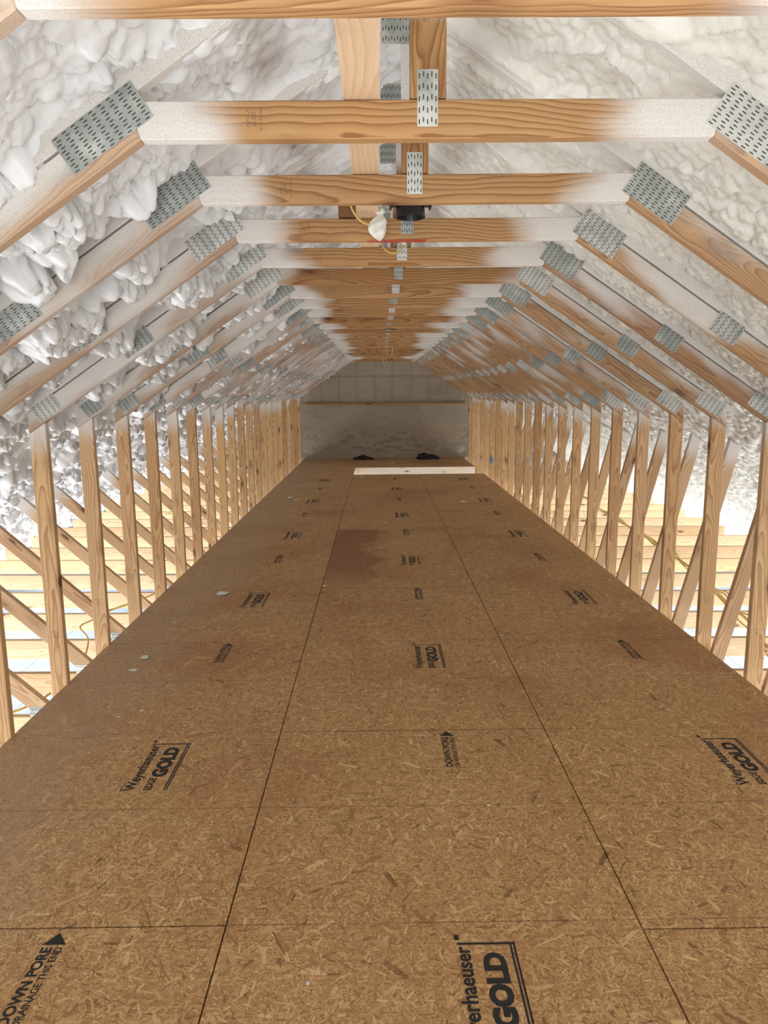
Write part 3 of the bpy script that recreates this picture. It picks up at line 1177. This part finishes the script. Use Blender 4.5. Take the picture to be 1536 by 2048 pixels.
hanging_scrap()
tube('electrical_cable', [(.018, Yk(4) - .03, 2.275), (.045, Yk(4) - .03, 2.225), (.085, Yk(4) - .03, 2.208), (.118, Yk(4) - .03, 2.222), (.130, Yk(4) - .03, 2.262)], .0038, M_wire,
     label='yellow cable loop hanging at the collar tie behind the red-marked one', category='cable')
scrap('foam_scrap', (.135, Yk(4) - .035, 2.262), (.012, .010, .016), 'little foam scrap at the end of the cable loop below a nail plate', 4)
tube('electrical_cable', [(.215, 7.70, 2.20), (.26, 7.70, 2.187), (.30, 7.72, 2.195), (.315, 7.73, 2.225)], .0035, M_wire,
     label='short yellow cable sticking out right of the octagonal black box', category='cable')
for sx_, lb in ((-.012, 'left strand of the two yellow cables hanging below the collars mid attic'), (.052, 'right strand of the two yellow cables hanging below the collars mid attic')):
    tube('electrical_cable', [(.17 + sx_ * .4, 10.5, 2.26), (.170 + sx_, 10.5, 2.17), (.16 + sx_ * 1.1, 10.5, 2.09), (.160 + sx_ * 1.1, 10.5, 2.06 - abs(sx_) * .5)], .005, M_wire, label=lb, category='cable')
tube('electrical_cable', [(.165, 14.6, 2.23), (.125, 14.6, 2.13), (.155, 14.6, 2.02), (.185, 14.6, 2.12), (.170, 14.6, 2.22)], .005, M_wire,
     label='narrow yellow cable loop hanging below the farthest black box', category='cable')

# outlet box on a right stud
ybx = Yk(19)
t = empty('outlet_box', (WR - .001, ybx - .0, .30), label='blue outlet box nailed to a stud low on the right wall near the stair opening', category='outlet box')
bm = bmesh.new()
vs_ = add_box(bm, (-.002, -.050, -.055), (.055, -.002, .055))
bmesh.ops.bevel(bm, geom=[e for e in bm.edges], offset=.004, segments=2, affect='EDGES')
o = link('box_shell', bm_mesh(bm, 'ob'), t, M_bluebox)
bm = bmesh.new()
add_box(bm, (.012, -.0525, -.012), (.034, -.0495, .014))
link('knockout', bm_mesh(bm, 'kn'), t, flat_mat('dark_blue', (.03, .07, .16)))
tube('electrical_cable', [(WR + .035, ybx - .03, .355), (WR + .03, ybx - .04, .50), (WR - .005, ybx - .05, .66), (WR + .02, ybx - .04, .82), (WR + .07, ybx - .02, .93)], .006, M_wire,
     label='yellow cable rising from the blue outlet box along its stud', category='cable')

# bundle of cables lying over the bottom chords beyond the right studs
base_path = [(3.30, 11.6), (3.22, 10.355), (3.17, 8.835), (3.12, 7.95), (3.05, 7.01), (2.90, 6.10), (2.80, 5.5), (2.62, 4.73), (2.5, 4.0), (2.42, 3.2)]
bundle = empty('cable_bundle', (0, 0, 0), label='bundle of yellow cables lying over the bottom chords beyond the right studs', category='cable')
for i in range(6):
    rs = random.Random(100 + i)
    pts = []
    for j, (x, y) in enumerate(base_path):
        pts.append((x + rs.uniform(-.03, .03), y, -.212 + .012 + rs.uniform(0, .03)))
        if j < len(base_path) - 1:
            x2, y2 = base_path[j + 1]
            pts.append(((x + x2) / 2 + rs.uniform(-.06, .06), (y + y2) / 2, -.20 + rs.uniform(-.0, .07)))
    tube('cable', pts, .0062, M_wire, bundle)
# cables on the left
tube('electrical_cable', [(-1.93, 4.45, -.20), (-1.96, 4.62, -.155), (-2.06, 4.90, -.155), (-2.22, 5.16, -.160), (-2.19, 5.30, -.155), (-2.05, 5.42, -.10), (-1.86, 5.50, -.05)], .0065, M_wire,
     label='yellow cable curling down between the first two left studs', category='cable')
tube('electrical_cable', [(-2.25, 3.55, -.20), (-2.10, 3.63, -.155), (-1.99, 3.69, -.148), (-1.90, 3.78, -.13), (-1.84, 3.83, -.10)], .0065, M_wire,
     label='yellow cable lying over a chord at the lower left edge', category='cable')
tube('electrical_cable', [(-1.80, 5.75, -.06), (-1.92, 5.68, -.10), (-2.08, 5.62, -.150), (-2.2, 5.5, -.15)], .0065, M_wire,
     label='thin yellow cable between the second and third left studs', category='cable')

# ------------------------------------------------------------------ foam crumbs on the panels
crumbs = [
    (-1.216, 5.431, .045, 'broken foam scrap on the floor left of the second left stamp row'),
    (-1.392, 4.091, .028, 'rounded foam scrap near the left floor edge, upper of the pair'),
    (-1.396, 3.890, .024, 'long thin foam scrap near the left floor edge, lower of the pair'),
    (-.445, 5.646, .014, 'tiny foam scrap lying on the left lengthwise seam'),
    (-1.291, 10.459, .05, 'foam scrap far down the left row of panels'),
    (-1.18, 10.30, .03, 'small foam scrap right beside the far left scrap'),
    (-.20, 1.687, .006, 'white speck on the middle panel in the foreground'),
    (.405, 2.507, .007, 'white speck on a chalk line of the middle row'),
    (1.182, 9.915, .05, 'flat foam scrap far down the right row of panels'),
    (.364, 6.653, .010, 'white speck beside a middle stamp'),
    (-.30, 12.9, .04, 'foam scrap on the floor before the stair opening'),
    (-.95, 11.2, .03, 'foam scrap on the left row before the stair opening'),
    (-1.27, 3.30, .008, 'white crumb on the left row, nearest the left edge stud'),
    (-1.18, 3.37, .010, 'white crumb on the left row close to the nearest left crumb'),
    (-1.40, 4.75, .010, 'white crumb at the left floor edge beyond the scrap pair'),
    (.62, 5.1, .006, 'white speck at the right side of the middle row'),
    (-1.1, 14.2, .03, 'foam scrap left of the stair opening'),
    (.3, 15.3, .035, 'foam scrap behind the stair opening'),
]
for i, (x, y, r, lb) in enumerate(crumbs):
    ar = .45 if i == 2 else .8
    scrap('foam_scrap', (x, y, r * .22), (r, r * ar, r * .28), lb, 50 + i, rot=(.2 if i == 2 else i * 1.3), sub=2)


def bag(x, y, w, h, d, label, seed):
    rs = random.Random(seed)
    bm = bmesh.new()
    bmesh.ops.create_icosphere(bm, subdivisions=4, radius=1)
    ph = [rs.uniform(0, 6) for _ in range(6)]
    for v in bm.verts:
        c = v.co.copy()
        k = 1 + .12 * math.sin(5 * c.x + ph[0]) + .08 * math.sin(9 * c.y + 4 * c.x + ph[1]) + .07 * math.sin(11 * c.x + 6 * c.z + ph[2])
        z = max(c.z * h * k * (1 - .35 * max(c.x, 0)), -.001 if c.z < 0 else 0)
        if c.z < -.15:
            z = 0
        v.co = Vector((c.x * w * k, c.y * d * k, max(z, 0)))
    for f in bm.faces:
        f.smooth = True
    o = link('plastic_bag', bm_mesh(bm, 'bag'), None, M_bag, label=label, category='bag')
    o.location = (x, y, .001)


bag(-.33, 16.38, .23, .085, .13, 'small crumpled black bag at the foot of the end wall, left of the other', 3)
bag(1.12, 16.36, .26, .125, .15, 'larger crumpled black bag at the foot of the end wall, right of the other', 5)

# paper tag on a bottom chord beyond the left studs
bm = bmesh.new()
add_box(bm, (-.06, -.0015, -.022), (.06, 0, .022))
o = link('paper_tag', bm_mesh(bm, 'tag'), None, M_label, label='white paper tag stapled to a bottom chord beyond the left studs', category='tag')
o.location = (-2.62, Yk(7) - .0005, -.262)
